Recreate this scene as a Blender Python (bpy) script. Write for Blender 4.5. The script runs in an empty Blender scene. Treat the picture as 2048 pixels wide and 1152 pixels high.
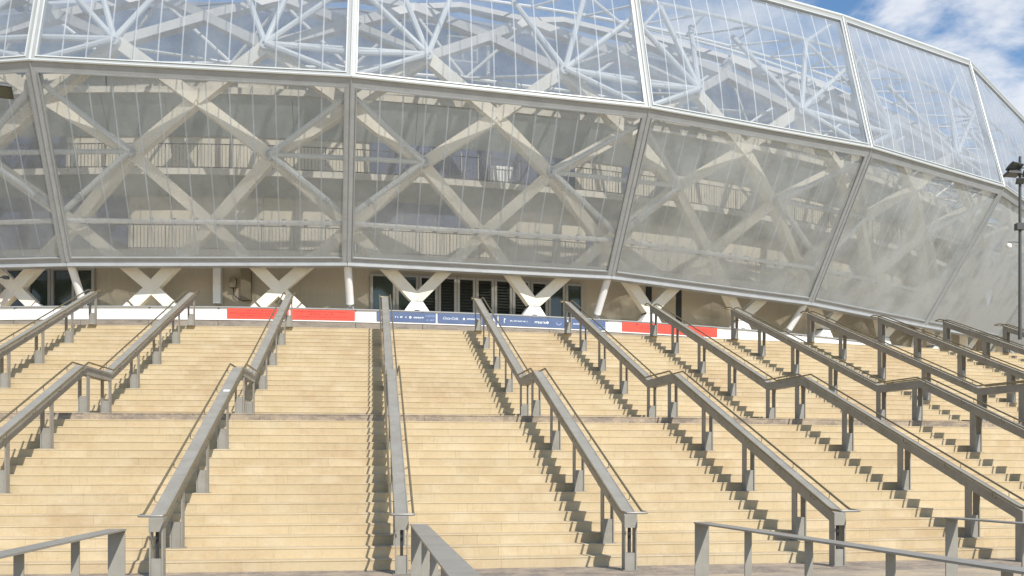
import bpy, math, random
from mathutils import Vector, Matrix
random.seed(7)
S = bpy.context.scene
C = S.collection
R_ = math.radians

# ------------------------------------------------------------------ camera, sky, sun, exposure
EYE = 1.539
cam_d = bpy.data.cameras.new("camera")
cam = bpy.data.objects.new("camera", cam_d)
C.objects.link(cam)
cam.location = (0, 0, EYE)
cam.rotation_euler = (math.pi / 2, 0, 0)
cam_d.sensor_width = 36
cam_d.lens = 1952.3 / 2048 * 36
cam_d.shift_y = (938.1 - 576) / 2048
cam_d.clip_end = 5000
cam_d.clip_start = 0.05
S.camera = cam

SUN = Vector((.37, -.62, .69)).normalized()
sun_el = math.asin(SUN.z)
sun_az = math.atan2(SUN.x, SUN.y)
W = bpy.data.worlds.new("World")
S.world = W
W.use_nodes = True
nt = W.node_tree
for n in list(nt.nodes):
    nt.nodes.remove(n)
def wn(t, **k):
    n = nt.nodes.new(t)
    for a, b in k.items():
        setattr(n, a, b)
    return n
wl = nt.links.new
w_out = wn('ShaderNodeOutputWorld')
w_bg = wn('ShaderNodeBackground')
w_bg.inputs['Strength'].default_value = 0.108
sky = wn('ShaderNodeTexSky', sky_type='NISHITA')
sky.sun_disc = False
sky.sun_elevation = sun_el
sky.sun_rotation = sun_az
sky.altitude = 250
sky.air_density = 1.15
sky.dust_density = 0.35
sky.ozone_density = 2.5
w_tc = wn('ShaderNodeTexCoord')
w_sep = wn('ShaderNodeSeparateXYZ')
wl(w_tc.outputs['Generated'], w_sep.inputs[0])
w_z = wn('ShaderNodeMath', operation='MAXIMUM'); w_z.inputs[1].default_value = 0.06
wl(w_sep.outputs[2], w_z.inputs[0])
w_dx = wn('ShaderNodeMath', operation='DIVIDE'); w_dy = wn('ShaderNodeMath', operation='DIVIDE')
wl(w_sep.outputs[0], w_dx.inputs[0]); wl(w_z.outputs[0], w_dx.inputs[1])
wl(w_sep.outputs[1], w_dy.inputs[0]); wl(w_z.outputs[0], w_dy.inputs[1])
w_cmb = wn('ShaderNodeCombineXYZ')
wl(w_dx.outputs[0], w_cmb.inputs[0]); wl(w_dy.outputs[0], w_cmb.inputs[1])
w_map = wn('ShaderNodeMapping')
w_map.inputs['Location'].default_value = (0.4, 1.9, 0.0)
w_map.inputs['Scale'].default_value = (1.0, 0.8, 1.0)
wl(w_cmb.outputs[0], w_map.inputs[0])
w_no = wn('ShaderNodeTexNoise')
w_no.inputs['Scale'].default_value = 1.15
w_no.inputs['Detail'].default_value = 9
w_no.inputs['Roughness'].default_value = 0.56
w_no.inputs['Distortion'].default_value = 0.25
wl(w_map.outputs[0], w_no.inputs['Vector'])
w_rmp = wn('ShaderNodeMapRange', interpolation_type='SMOOTHSTEP')
w_rmp.inputs['From Min'].default_value = 0.50
w_rmp.inputs['From Max'].default_value = 0.60
wl(w_no.outputs['Fac'], w_rmp.inputs['Value'])
w_no2 = wn('ShaderNodeTexNoise')
w_no2.inputs['Scale'].default_value = 2.6; w_no2.inputs['Detail'].default_value = 5
wl(w_map.outputs[0], w_no2.inputs['Vector'])
w_cr = wn('ShaderNodeMix', data_type='RGBA')
w_cr.inputs[6].default_value = (3.6, 4.1, 5.0, 1); w_cr.inputs[7].default_value = (6.6, 6.7, 6.9, 1)
wl(w_no2.outputs['Fac'], w_cr.inputs[0])
w_mix = wn('ShaderNodeMix', data_type='RGBA')
w_fade = wn('ShaderNodeMapRange'); w_fade.inputs['From Min'].default_value = 0.05; w_fade.inputs['From Max'].default_value = 0.16
wl(w_sep.outputs[2], w_fade.inputs['Value'])
w_mul = wn('ShaderNodeMath', operation='MULTIPLY'); wl(w_rmp.outputs[0], w_mul.inputs[0]); wl(w_fade.outputs[0], w_mul.inputs[1])
wl(w_mul.outputs[0], w_mix.inputs[0]); w_hs = wn('ShaderNodeHueSaturation'); w_hs.inputs['Saturation'].default_value = 1.14; w_hs.inputs['Value'].default_value = 1.0
wl(sky.outputs[0], w_hs.inputs['Color']); wl(w_hs.outputs[0], w_mix.inputs[6]); wl(w_cr.outputs[2], w_mix.inputs[7])
wl(w_mix.outputs[2], w_bg.inputs['Color'])
wl(w_bg.outputs[0], w_out.inputs[0])

sun_d = bpy.data.lights.new("sun", 'SUN')
sun_d.energy = 4.0
sun_d.angle = R_(0.53)
sun_d.color = (1, .955, .88)
sun = bpy.data.objects.new("sun", sun_d)
C.objects.link(sun)
sun.rotation_euler = (-SUN).to_track_quat('-Z', 'Y').to_euler()
sun.location = (10, -20, 40)

S.view_settings.view_transform = 'Standard'
S.view_settings.look = 'None'
S.view_settings.exposure = 0.5
S.view_settings.gamma = 1
S.view_settings.use_curve_mapping = False
S.render.engine = 'CYCLES'
S.cycles.max_bounces = 7
S.cycles.transparent_max_bounces = 24

# ------------------------------------------------------------------ materials
def mat(name, base, rough=.6, metal=0., noise=(), bump=None, rnd=0., spec=.4):
    """noise: list of (scale, amount, colour, stretch xyz, threshold lo, hi) layers mixed over the base."""
    m = bpy.data.materials.new(name)
    m.use_nodes = True
    t = m.node_tree
    b = t.nodes['Principled BSDF']
    b.inputs['Roughness'].default_value = rough
    b.inputs['Metallic'].default_value = metal
    b.inputs['Specular IOR Level'].default_value = spec
    L = t.links.new
    tc = t.nodes.new('ShaderNodeTexCoord')
    geo = t.nodes.new('ShaderNodeNewGeometry')
    col = t.nodes.new('ShaderNodeRGB'); col.outputs[0].default_value = (*base, 1)
    cur = col.outputs[0]
    for (sc, amt, c2, st, lo, hi) in noise:
        mp = t.nodes.new('ShaderNodeMapping'); mp.inputs['Scale'].default_value = st
        L(geo.outputs['Position'], mp.inputs[0])
        n = t.nodes.new('ShaderNodeTexNoise'); n.inputs['Scale'].default_value = sc
        n.inputs['Detail'].default_value = 6; n.inputs['Roughness'].default_value = .62
        L(mp.outputs[0], n.inputs['Vector'])
        r = t.nodes.new('ShaderNodeMapRange'); r.inputs['From Min'].default_value = lo; r.inputs['From Max'].default_value = hi
        r.inputs['To Max'].default_value = amt
        L(n.outputs['Fac'], r.inputs['Value'])
        x = t.nodes.new('ShaderNodeMix'); x.data_type = 'RGBA'; x.inputs[7].default_value = (*c2, 1)
        L(r.outputs[0], x.inputs[0]); L(cur, x.inputs[6]); cur = x.outputs[2]
    if rnd:
        oi = t.nodes.new('ShaderNodeObjectInfo')
        r = t.nodes.new('ShaderNodeMapRange'); r.inputs['To Min'].default_value = 1 - rnd; r.inputs['To Max'].default_value = 1 + rnd
        L(oi.outputs['Random'], r.inputs['Value'])
        h = t.nodes.new('ShaderNodeHueSaturation')
        L(r.outputs[0], h.inputs['Value']); L(cur, h.inputs['Color']); cur = h.outputs[0]
    L(cur, b.inputs['Base Color'])
    if bump:
        n = t.nodes.new('ShaderNodeTexNoise'); n.inputs['Scale'].default_value = bump[0]; n.inputs['Detail'].default_value = 5
        L(geo.outputs['Position'], n.inputs['Vector'])
        bp = t.nodes.new('ShaderNodeBump'); bp.inputs['Strength'].default_value = bump[1]; bp.inputs['Distance'].default_value = bump[2]
        L(n.outputs['Fac'], bp.inputs['Height']); L(bp.outputs[0], b.inputs['Normal'])
    return m

U1 = (1, 1, 1)
M = {}
M['stone'] = mat('cream_stone', (.475, .378, .23), .78, noise=[
    (.45, .75, (.40, .29, .165), (1, 1, 1), .46, .66), (1.7, .6, (.53, .45, .315), (1, 1, 1), .48, .66), (3.2, .45, (.38, .32, .19), (1, 1, 2.5), .54, .70), (9, .4, (.54, .45, .33), (1, 1, 4), .45, .75),
    (24, .55, (.29, .21, .13), (1, 1, 1), .64, .74), (4, .5, (.345, .26, .165), (6, 6, .5), .56, .74), (70, .5, (.24, .17, .10), (1, 1, 1), .70, .76)], bump=(60, .3, .004), rnd=.05)
M['stone_core'] = mat('stone_bedding', (.33, .25, .15), .85, noise=[(3, .5, (.25, .19, .12), U1, .4, .7)])
M['stain'] = mat('stained_stone', (.36, .29, .215), .85, noise=[
    (2.2, .85, (.17, .145, .125), (1, 1, 2), .38, .6), (11, .8, (.45, .36, .25), (1, 1, 2), .52, .7), (30, .5, (.12, .1, .085), U1, .55, .7)], bump=(50, .3, .004), rnd=.06)
M['paving'] = mat('plaza_paving', (.43, .345, .235), .85, noise=[(1.3, .75, (.25, .21, .175), U1, .40, .62), (7, .6, (.2, .17, .15), (1, 2, 1), .52, .7), (14, .4, (.5, .42, .31), U1, .5, .75)], bump=(40, .2, .004))
M['ground'] = mat('ground_soil', (.24, .21, .16), .95, noise=[(.2, .6, (.12, .13, .06), U1, .42, .62), (3, .4, (.3, .26, .2), U1, .5, .7)])
M['steel'] = mat('grey_painted_steel', (.275, .262, .23), .48, noise=[(3, .5, (.175, .158, .125), (1, 1, 1), .4, .7), (22, .4, (.27, .265, .24), U1, .55, .75)], rnd=.03, spec=.45)
M['tube'] = mat('worn_handrail', (.2, .165, .095), .38, metal=.35, noise=[(9, .5, (.13, .105, .065), U1, .45, .65)])
M['loop'] = mat('bright_steel', (.25, .24, .22), .5, metal=.2)
M['gap'] = mat('dark_insert', (.03, .03, .03), .5)
M['white'] = mat('white_paint', (.78, .77, .75), .45, noise=[(2.5, .3, (.62, .6, .57), (1, 1, 3), .5, .75)])
M['tubew'] = mat('tube_paint', (.60, .62, .62), .5, noise=[(2.5, .3, (.5, .515, .515), U1, .5, .75)])
M['beam_shaded'] = mat('shaded_roof_beam', (.47, .455, .425), .6, noise=[(2.2, .35, (.39, .375, .35), U1, .45, .7)], rnd=.05)  # beam cladding darkened: shade and haze under the roof put into the colour
M['panel'] = mat('white_board', (.8, .795, .78), .5, noise=[(1.2, .25, (.68, .67, .64), (1, 1, 2), .48, .7)])
M['alu'] = mat('grey_aluminium', (.37, .385, .395), .45, metal=.1, noise=[(2.2, .55, (.28, .285, .285), (1, 1, 2), .42, .68), (16, .35, (.44, .455, .46), U1, .5, .7)])
M['alul'] = mat('pale_aluminium', (.33, .34, .335), .5, metal=.1, noise=[(2.5, .4, (.25, .255, .25), U1, .45, .7)])
M['edge'] = mat('pale_edge_trim', (.50, .52, .51), .4, noise=[(3, .35, (.4, .415, .4), U1, .45, .7)])
M['beam'] = mat('beige_cladding', (.80, .75, .64), .6, noise=[(2.2, .35, (.64, .59, .49), U1, .45, .7), (40, .25, (.6, .55, .46), (1, 1, 1), .5, .7)], rnd=.03)
M['conc'] = mat('beige_concrete', (.52, .455, .35), .85, noise=[(.9, .55, (.44, .38, .285), (1, 1, .5), .42, .68), (5, .5, (.34, .28, .2), (4, 4, .25), .56, .75), (12, .3, (.58, .52, .42), U1, .5, .7)], bump=(25, .15, .004))
M['slab'] = mat('pale_slab_concrete', (.60, .56, .475), .8, noise=[(1.5, .4, (.47, .41, .31), U1, .45, .7)])
M['wall2'] = mat('cream_wall_panels', (.60, .545, .43), .75, noise=[(1, .3, (.52, .45, .34), (1, 1, .4), .45, .7)])
M['soffit'] = mat('grey_green_soffit_shade', (.335, .355, .33), .8, noise=[(1.2, .4, (.27, .285, .265), (1, 1, .6), .45, .7)])  # soffit grey, with the shade of the upper wall put into it
M['plinth'] = mat('grey_plinth', (.26, .225, .185), .85, noise=[(1.6, .7, (.15, .13, .11), (1, 1, 4), .45, .65), (8, .5, (.36, .31, .26), (1, 1, 3), .5, .7)], rnd=.05)
M['glass'] = mat('dark_green_glass', (.045, .062, .05), .10, spec=.8)
M['blue'] = mat('deep_blue_recess_shade', (.075, .095, .16), .4)  # shade inside the wall recesses put into the colour
M['frame'] = mat('door_frame_grey', (.40, .385, .35), .5)
M['louvre'] = mat('louvre_blades', (.045, .05, .042), .45)
M['red'] = mat('red_vinyl', (.72, .085, .055), .5, noise=[(5, .25, (.62, .06, .045), U1, .45, .7)])
M['redink'] = mat('dark_red_ink', (.33, .035, .03), .5)
M['bluev'] = mat('blue_vinyl', (.085, .125, .235), .5, noise=[(4, .4, (.13, .165, .26), U1, .45, .7)])
M['bluel'] = mat('light_blue_ink', (.28, .36, .55), .5)
M['wink'] = mat('white_ink', (.82, .85, .86), .5)
M['black'] = mat('black_lamp_paint', (.025, .026, .028), .4)
M['pole'] = mat('dark_grey_pole', (.075, .075, .075), .45)
M['brown'] = mat('brown_cabinet_paint', (.22, .185, .125), .6)
M['cable'] = mat('dark_rail_paint', (.07, .068, .065), .5)

def film(name, a_front, tint, haze, gl, rough=.2, dust=0.):
    m = bpy.data.materials.new(name); m.use_nodes = True
    t = m.node_tree; L = t.links.new
    for n in list(t.nodes):
        t.nodes.remove(n)
    o = t.nodes.new('ShaderNodeOutputMaterial')
    geo = t.nodes.new('ShaderNodeNewGeometry')
    dot = t.nodes.new('ShaderNodeVectorMath'); dot.operation = 'DOT_PRODUCT'
    L(geo.outputs['Normal'], dot.inputs[0]); L(geo.outputs['Incoming'], dot.inputs[1])
    ab = t.nodes.new('ShaderNodeMath'); ab.operation = 'ABSOLUTE'; L(dot.outputs['Value'], ab.inputs[0])
    mx = t.nodes.new('ShaderNodeMath'); mx.operation = 'MAXIMUM'; mx.inputs[1].default_value = .30; L(ab.outputs[0], mx.inputs[0])
    dv = t.nodes.new('ShaderNodeMath'); dv.operation = 'DIVIDE'; dv.inputs[0].default_value = 1.0; L(mx.outputs[0], dv.inputs[1])
    pw = t.nodes.new('ShaderNodeMath'); pw.operation = 'POWER'; pw.inputs[0].default_value = 1 - a_front; L(dv.outputs[0], pw.inputs[1])
    iv = t.nodes.new('ShaderNodeMath'); iv.operation = 'SUBTRACT'; iv.inputs[0].default_value = 1; L(pw.outputs[0], iv.inputs[1])
    # dusty patches
    n = t.nodes.new('ShaderNodeTexNoise'); n.inputs['Scale'].default_value = .7; n.inputs['Detail'].default_value = 8; n.inputs['Roughness'].default_value = .6
    L(geo.outputs['Position'], n.inputs['Vector'])
    mr = t.nodes.new('ShaderNodeMapRange'); mr.inputs['From Min'].default_value = .3; mr.inputs['From Max'].default_value = .75
    mr.inputs['To Min'].default_value = .62; mr.inputs['To Max'].default_value = 1.42; L(n.outputs['Fac'], mr.inputs['Value'])
    ml = t.nodes.new('ShaderNodeMath'); ml.operation = 'MULTIPLY'; ml.use_clamp = True; L(iv.outputs[0], ml.inputs[0]); L(mr.outputs[0], ml.inputs[1])
    if dust:        # dust settled towards the foot of the panel, with a ragged upper edge
        sp_ = t.nodes.new('ShaderNodeSeparateXYZ'); L(geo.outputs['Position'], sp_.inputs[0])
        n2 = t.nodes.new('ShaderNodeTexNoise'); n2.inputs['Scale'].default_value = .45; n2.inputs['Detail'].default_value = 6; L(geo.outputs['Position'], n2.inputs['Vector'])
        z2 = t.nodes.new('ShaderNodeMath'); z2.operation = 'MULTIPLY_ADD'; z2.inputs[1].default_value = 4.0; L(n2.outputs['Fac'], z2.inputs[0]); L(sp_.outputs[2], z2.inputs[2])
        m5 = t.nodes.new('ShaderNodeMapRange'); m5.inputs['From Min'].default_value = 13.0; m5.inputs['From Max'].default_value = 10.4; m5.inputs['To Max'].default_value = dust; L(z2.outputs[0], m5.inputs['Value'])
        ad = t.nodes.new('ShaderNodeMath'); ad.operation = 'ADD'; ad.use_clamp = True; L(ml.outputs[0], ad.inputs[0]); L(m5.outputs[0], ad.inputs[1]); ml = ad
    tr = t.nodes.new('ShaderNodeBsdfTransparent'); tr.inputs[0].default_value = (*tint, 1)
    df = t.nodes.new('ShaderNodeBsdfDiffuse'); df.inputs[0].default_value = (*haze, 1)
    tl = t.nodes.new('ShaderNodeBsdfTranslucent'); tl.inputs[0].default_value = (*haze, 1)
    m1 = t.nodes.new('ShaderNodeMixShader'); m1.inputs[0].default_value = .5; L(df.outputs[0], m1.inputs[1]); L(tl.outputs[0], m1.inputs[2])
    m2 = t.nodes.new('ShaderNodeMixShader'); L(ml.outputs[0], m2.inputs[0]); L(tr.outputs[0], m2.inputs[1]); L(m1.outputs[0], m2.inputs[2])
    g = t.nodes.new('ShaderNodeBsdfGlossy'); g.inputs['Roughness'].default_value = rough
    fr = t.nodes.new('ShaderNodeFresnel'); fr.inputs[0].default_value = 1.4
    fm = t.nodes.new('ShaderNodeMath'); fm.operation = 'MULTIPLY'; fm.inputs[1].default_value = gl; fm.use_clamp = True; L(fr.outputs[0], fm.inputs[0])
    m3 = t.nodes.new('ShaderNodeMixShader'); L(fm.outputs[0], m3.inputs[0]); L(m2.outputs[0], m3.inputs[1]); L(g.outputs[0], m3.inputs[2])
    L(m3.outputs[0], o.inputs[0])
    return m
M['film_low'] = film('milky_film', .29, (.97, .975, .98), (.72, .75, .76), .35, .2, .26)
M['film_dusty'] = film('dusty_film', .46, (.97, .975, .98), (.68, .705, .70), .35, .2, .22)
M['film_up2'] = film('hazy_film', .43, (.90, .91, .92), (.46, .50, .56), .0, .3)
M['film_up'] = film('clear_film', .35, (.90, .91, .92), (.46, .505, .565), .0, .3)
M['membrane'] = film('membrane_and_haze_curtain', .72, (.50, .54, .6), (.29, .33, .385), .0, .4)  # grey-blue haze over the stand behind put into the colour
M['seam'] = film('welded_seam', .56, (.8, .82, .84), (.70, .74, .78), .0, .4)

# ------------------------------------------------------------------ helpers
class MB:
    def __init__(s):
        s.v = []; s.f = []
    def poly(s, pts):
        i = len(s.v); s.v += [Vector(p) for p in pts]; s.f.append(list(range(i, i + len(pts))))
    def box(s, lo, hi, mtx=None):
        i = len(s.v)
        for z in (lo[2], hi[2]):
            for (x, y) in ((lo[0], lo[1]), (hi[0], lo[1]), (hi[0], hi[1]), (lo[0], hi[1])):
                p = Vector((x, y, z)); s.v.append(mtx @ p if mtx else p)
        for q in ((3, 2, 1, 0), (4, 5, 6, 7), (0, 1, 5, 4), (1, 2, 6, 5), (2, 3, 7, 6), (3, 0, 4, 7)):
            s.f.append([i + k for k in q])
    def bar(s, a, b, w, d, n):
        """box from a to b: w wide across, d deep along n (approx normal)"""
        a = Vector(a); b = Vector(b); t = (b - a).normalized(); n = Vector(n); n = (n - t * n.dot(t)).normalized(); x = t.cross(n)
        i = len(s.v)
        for p in (a, b):
            for (u, v) in ((-1, -1), (1, -1), (1, 1), (-1, 1)):
                s.v.append(p + x * (u * w / 2) + n * (v * d / 2))
        for q in ((3, 2, 1, 0), (4, 5, 6, 7), (0, 1, 5, 4), (1, 2, 6, 5), (2, 3, 7, 6), (3, 0, 4, 7)):
            s.f.append([i + k for k in q])
    def sweep(s, pts, r, seg=8, closed=False, r2=None):
        pts = [Vector(p) for p in pts]; n = len(pts); i0 = len(s.v); up = Vector((0, 0, 1))
        for k, p in enumerate(pts):
            t = (pts[min(k + 1, n - 1)] - pts[max(k - 1, 0)]).normalized()
            u = up if abs(t.z) < .95 else Vector((0, 1, 0))
            x = t.cross(u).normalized(); y = x.cross(t)
            rr = r if r2 is None else r + (r2 - r) * k / (n - 1)
            for j in range(seg):
                a = 2 * math.pi * j / seg
                s.v.append(p + x * math.cos(a) * rr + y * math.sin(a) * rr)
        for k in range(n - 1):
            for j in range(seg):
                a = i0 + k * seg + j; b = i0 + k * seg + (j + 1) % seg
                s.f.append([a, b, b + seg, a + seg])
        s.f.append([i0 + j for j in range(seg)][::-1]); s.f.append([i0 + (n - 1) * seg + j for j in range(seg)])
    def loft(s, secs, cap=True):
        """list of equal-length point rings"""
        m = len(secs[0]); i0 = len(s.v)
        for q in secs:
            s.v += [Vector(p) for p in q]
        for k in range(len(secs) - 1):
            for j in range(m):
                a = i0 + k * m + j; b = i0 + k * m + (j + 1) % m
                s.f.append([a, b, b + m, a + m])
        if cap:
            s.f.append([i0 + j for j in range(m)][::-1]); s.f.append([i0 + (len(secs) - 1) * m + j for j in range(m)])
    def mesh(s, name, m, org=None, smooth=False):
        me = bpy.data.meshes.new(name)
        o = Vector(org) if org else Vector((0, 0, 0))
        me.from_pydata([tuple(p - o) for p in s.v], [], s.f)
        import bmesh
        bm = bmesh.new(); bm.from_mesh(me); bmesh.ops.recalc_face_normals(bm, faces=bm.faces); bm.to_mesh(me); bm.free()
        me.materials.append(M[m] if isinstance(m, str) else m)
        if smooth:
            for p in me.polygons:
                p.use_smooth = True
            try:
                me.set_sharp_from_angle(angle=R_(35))
            except Exception:
                pass
        me.update()
        return me
    def build(s, name, m, parent=None, smooth=False, kind=None):
        """vertices given in the parent's local space when there is a parent"""
        o = bpy.data.objects.new(name, s.mesh(name, m, None, smooth)); C.objects.link(o)
        if parent: o.parent = parent
        if kind: o['kind'] = kind
        return o

def tag(o, label=None, cat=None, group=None, kind=None):
    if label: o['label'] = label
    if cat: o['category'] = cat
    if group: o['group'] = group
    if kind: o['kind'] = kind
    return o
def empty(name, loc, rz, label, cat, group=None):
    o = bpy.data.objects.new(name, None); C.objects.link(o); o.location = loc; o.rotation_euler = (0, 0, rz)
    o.empty_display_size = .3
    return tag(o, label, cat, group)
def link_mesh(name, me, parent, loc=(0, 0, 0), rz=0):
    o = bpy.data.objects.new(name, me); C.objects.link(o); o.parent = parent; o.location = loc; o.rotation_euler = (0, 0, rz)
    return o
def copy_tree(o, parent=None):
    c = o.copy(); C.objects.link(c)
    if parent: c.parent = parent
    for ch in list(o.children):
        copy_tree(ch, c)
    return c

# ------------------------------------------------------------------ stairs: concentric arcs
XC, YC, R0 = -17.541, 123.857, 110.421
T, RI, LD = .3911, .16, 1.635
N1, NT = 17, 37
def arc(rad, th, z=0):
    return Vector((XC + rad * math.sin(th), YC - rad * math.cos(th), z))
def ky(k):      # inward distance of riser k from R0
    return T * k + (LD if k > N1 else 0)

g = MB(); g.poly([(-900, -300, -.05), (900, -300, -.05), (900, 1500, -.05), (-900, 1500, -.05)])
tag(g.build('ground', 'ground'), kind='structure')

# lower plaza (camera stands on it)
def ring_sheet(r_out, r_in, t0, t1, z, n=60, m=1):
    b = MB()
    for i in range(n):
        a0 = t0 + (t1 - t0) * i / n; a1 = t0 + (t1 - t0) * (i + 1) / n
        b.poly([arc(r_out, a0, z), arc(r_out, a1, z), arc(r_in, a1, z), arc(r_in, a0, z)])
    return b
tag(ring_sheet(R0 - T + 1.4, R0 - T + .01, -.3, .65, -.004).build('stained_pavement', 'stain'), kind='structure')
tag(ring_sheet(150, R0 - T + 1.4, -.3, .65, -.004).build('lower_pavement', 'paving'), kind='structure')

TH0, TH1 = -.22, .58
def core(k0, k1):
    """stepped solid a little behind and below the stone blocks"""
    prof = []
    for k in range(k0, k1 + 1):
        y = ky(k) + .03
        prof.append((y, (k - 1) * RI - .03 if k > k0 else (k0 - 1) * RI - .03)); prof.append((y, k * RI - .03))
    ye = ky(k1) + T + (LD if k1 == N1 else 1.0)
    prof.append((ye, k1 * RI - .03)); prof.append((ye, (k0 - 1) * RI - .06))
    prof[0] = (prof[0][0], (k0 - 1) * RI - .06)
    b = MB(); n = 48
    b.loft([[arc(R0 - y, TH0 + (TH1 - TH0) * i / n, z) for (y, z) in prof] for i in range(n + 1)])
    return b

def block_mesh(name, m, length, tread, chip=0.):
    """one stone step: riser face, projecting nosing with a small bevel, tread"""
    h = length / 2
    pr = [(0, -.02), (0, .136), (-.007, .139), (-.008, .154), (-.003, .160), (tread + .05, .160), (tread + .05, -.02)]
    b = MB(); b.loft([[(x, y, z) for (y, z) in pr] for x in (-h, 0, h)])
    return b.mesh(name, m)

def flight(name, label, k0, k1, t0, t1, length, zbase):
    mid = (t0 + t1) / 2
    root = empty(name, arc(R0 - ky(k0), mid, zbase), 0, label, 'staircase')
    o = Vector(root.location)
    c = core(k0, k1); c.v = [p - o for p in c.v]
    c.build('bedding', 'stone_core', root, kind='stuff')
    me = [block_mesh('stone_block', 'stone', length - .0015 - .0006 * q, T) for q in range(3)]
    ms = [block_mesh('stone_block', 'stain', length - .005, T + .12) for q in range(2)]
    n = 0
    for k in range(k0, k1 + 1):
        rad = R0 - ky(k); d = length / rad
        a = t0 + random.random() * d
        edge = (k == N1)
        while a < t1:
            p = arc(rad, a, (k - 1) * RI) - o
            p.z += random.uniform(-.0015, .0015)
            link_mesh('stone_block', random.choice(ms if edge else me), root, p, a)
            a += d; n += 1
    return root, n

f1, n1 = flight('lower_stair_flight', 'lower flight of cream stone steps, below the dark stained landing edge', 1, N1, .050, .297, 1.75, 0)
f2, n2 = flight('upper_stair_flight', 'upper flight of cream stone steps rising to the banners', N1 + 1, NT, .012, .40, 2.9, N1 * RI)
print('blocks', n1, n2)
# landings
tag(ring_sheet(R0 - ky(N1) - T - .16, R0 - ky(N1 + 1) - .06, -.2, .56, N1 * RI - .002).build('middle_landing', 'paving'), kind='structure')
tag(ring_sheet(R0 - ky(NT) - T - .04, 38, -.35, .75, NT * RI - .003, 80).build('upper_plaza', 'paving'), kind='structure')

# ------------------------------------------------------------------ stadium
SX, SY, RB, A0, DA = -13.337, 81.591, 49.288, -.0215, .1858
Z_POD = 6.96
def sp(u, off, z):
    a = A0 + DA * u; r = RB + off
    return Vector((SX + r * math.sin(a), SY - r * math.cos(a), z))
def sn(u):
    a = A0 + DA * u
    return Vector((math.sin(a), -math.cos(a), 0))
Bn = {}; Mn = {}; Tn = {}
for i in range(-2, 9):
    Bn[i] = sp(i, 0, 8.42); Mn[i] = sp(i, 3.03, 13.62); Tn[i] = sp(i, 1.44, 19.25)
# surveyed corners of the envelope (it is not quite regular)
for i, (x, y, z) in {0: (-14.72, 32.32, 8.38), 1: (-5.55, 32.92, 8.52), 2: (3.58, 35.30, 8.54), 3: (12.0, 39.31, 8.27), 4: (18.6, 44.05, 8.06)}.items():
    Bn[i] = Vector((x, y, z))
for i, (x, y, z) in {0: (-14.43, 29.28, 13.78), 1: (-4.94, 29.95, 13.55), 2: (4.53, 32.42, 13.51), 3: (13.44, 36.64, 13.57), 4: (21.29, 42.37, 13.76)}.items():
    Mn[i] = Vector((x, y, z))
Tn[3] = Vector((12.93, 38.37, 19.27)); Tn[4] = Vector((20.55, 44.0, 19.86))

st = empty('stadium', (SX, SY, NT * RI), 0, 'stadium wrapped in translucent film panels over a beige and white lattice of beams', 'stadium')
SO = Vector(st.location)
def sb(b, name, m, parent=None, smooth=False, kind=None):
    """build a mesh given in world space as a part (or sub-part) of the stadium"""
    b.v = [Vector(p) - SO for p in b.v]
    return b.build(name, m, parent or st, smooth, kind)

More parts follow.
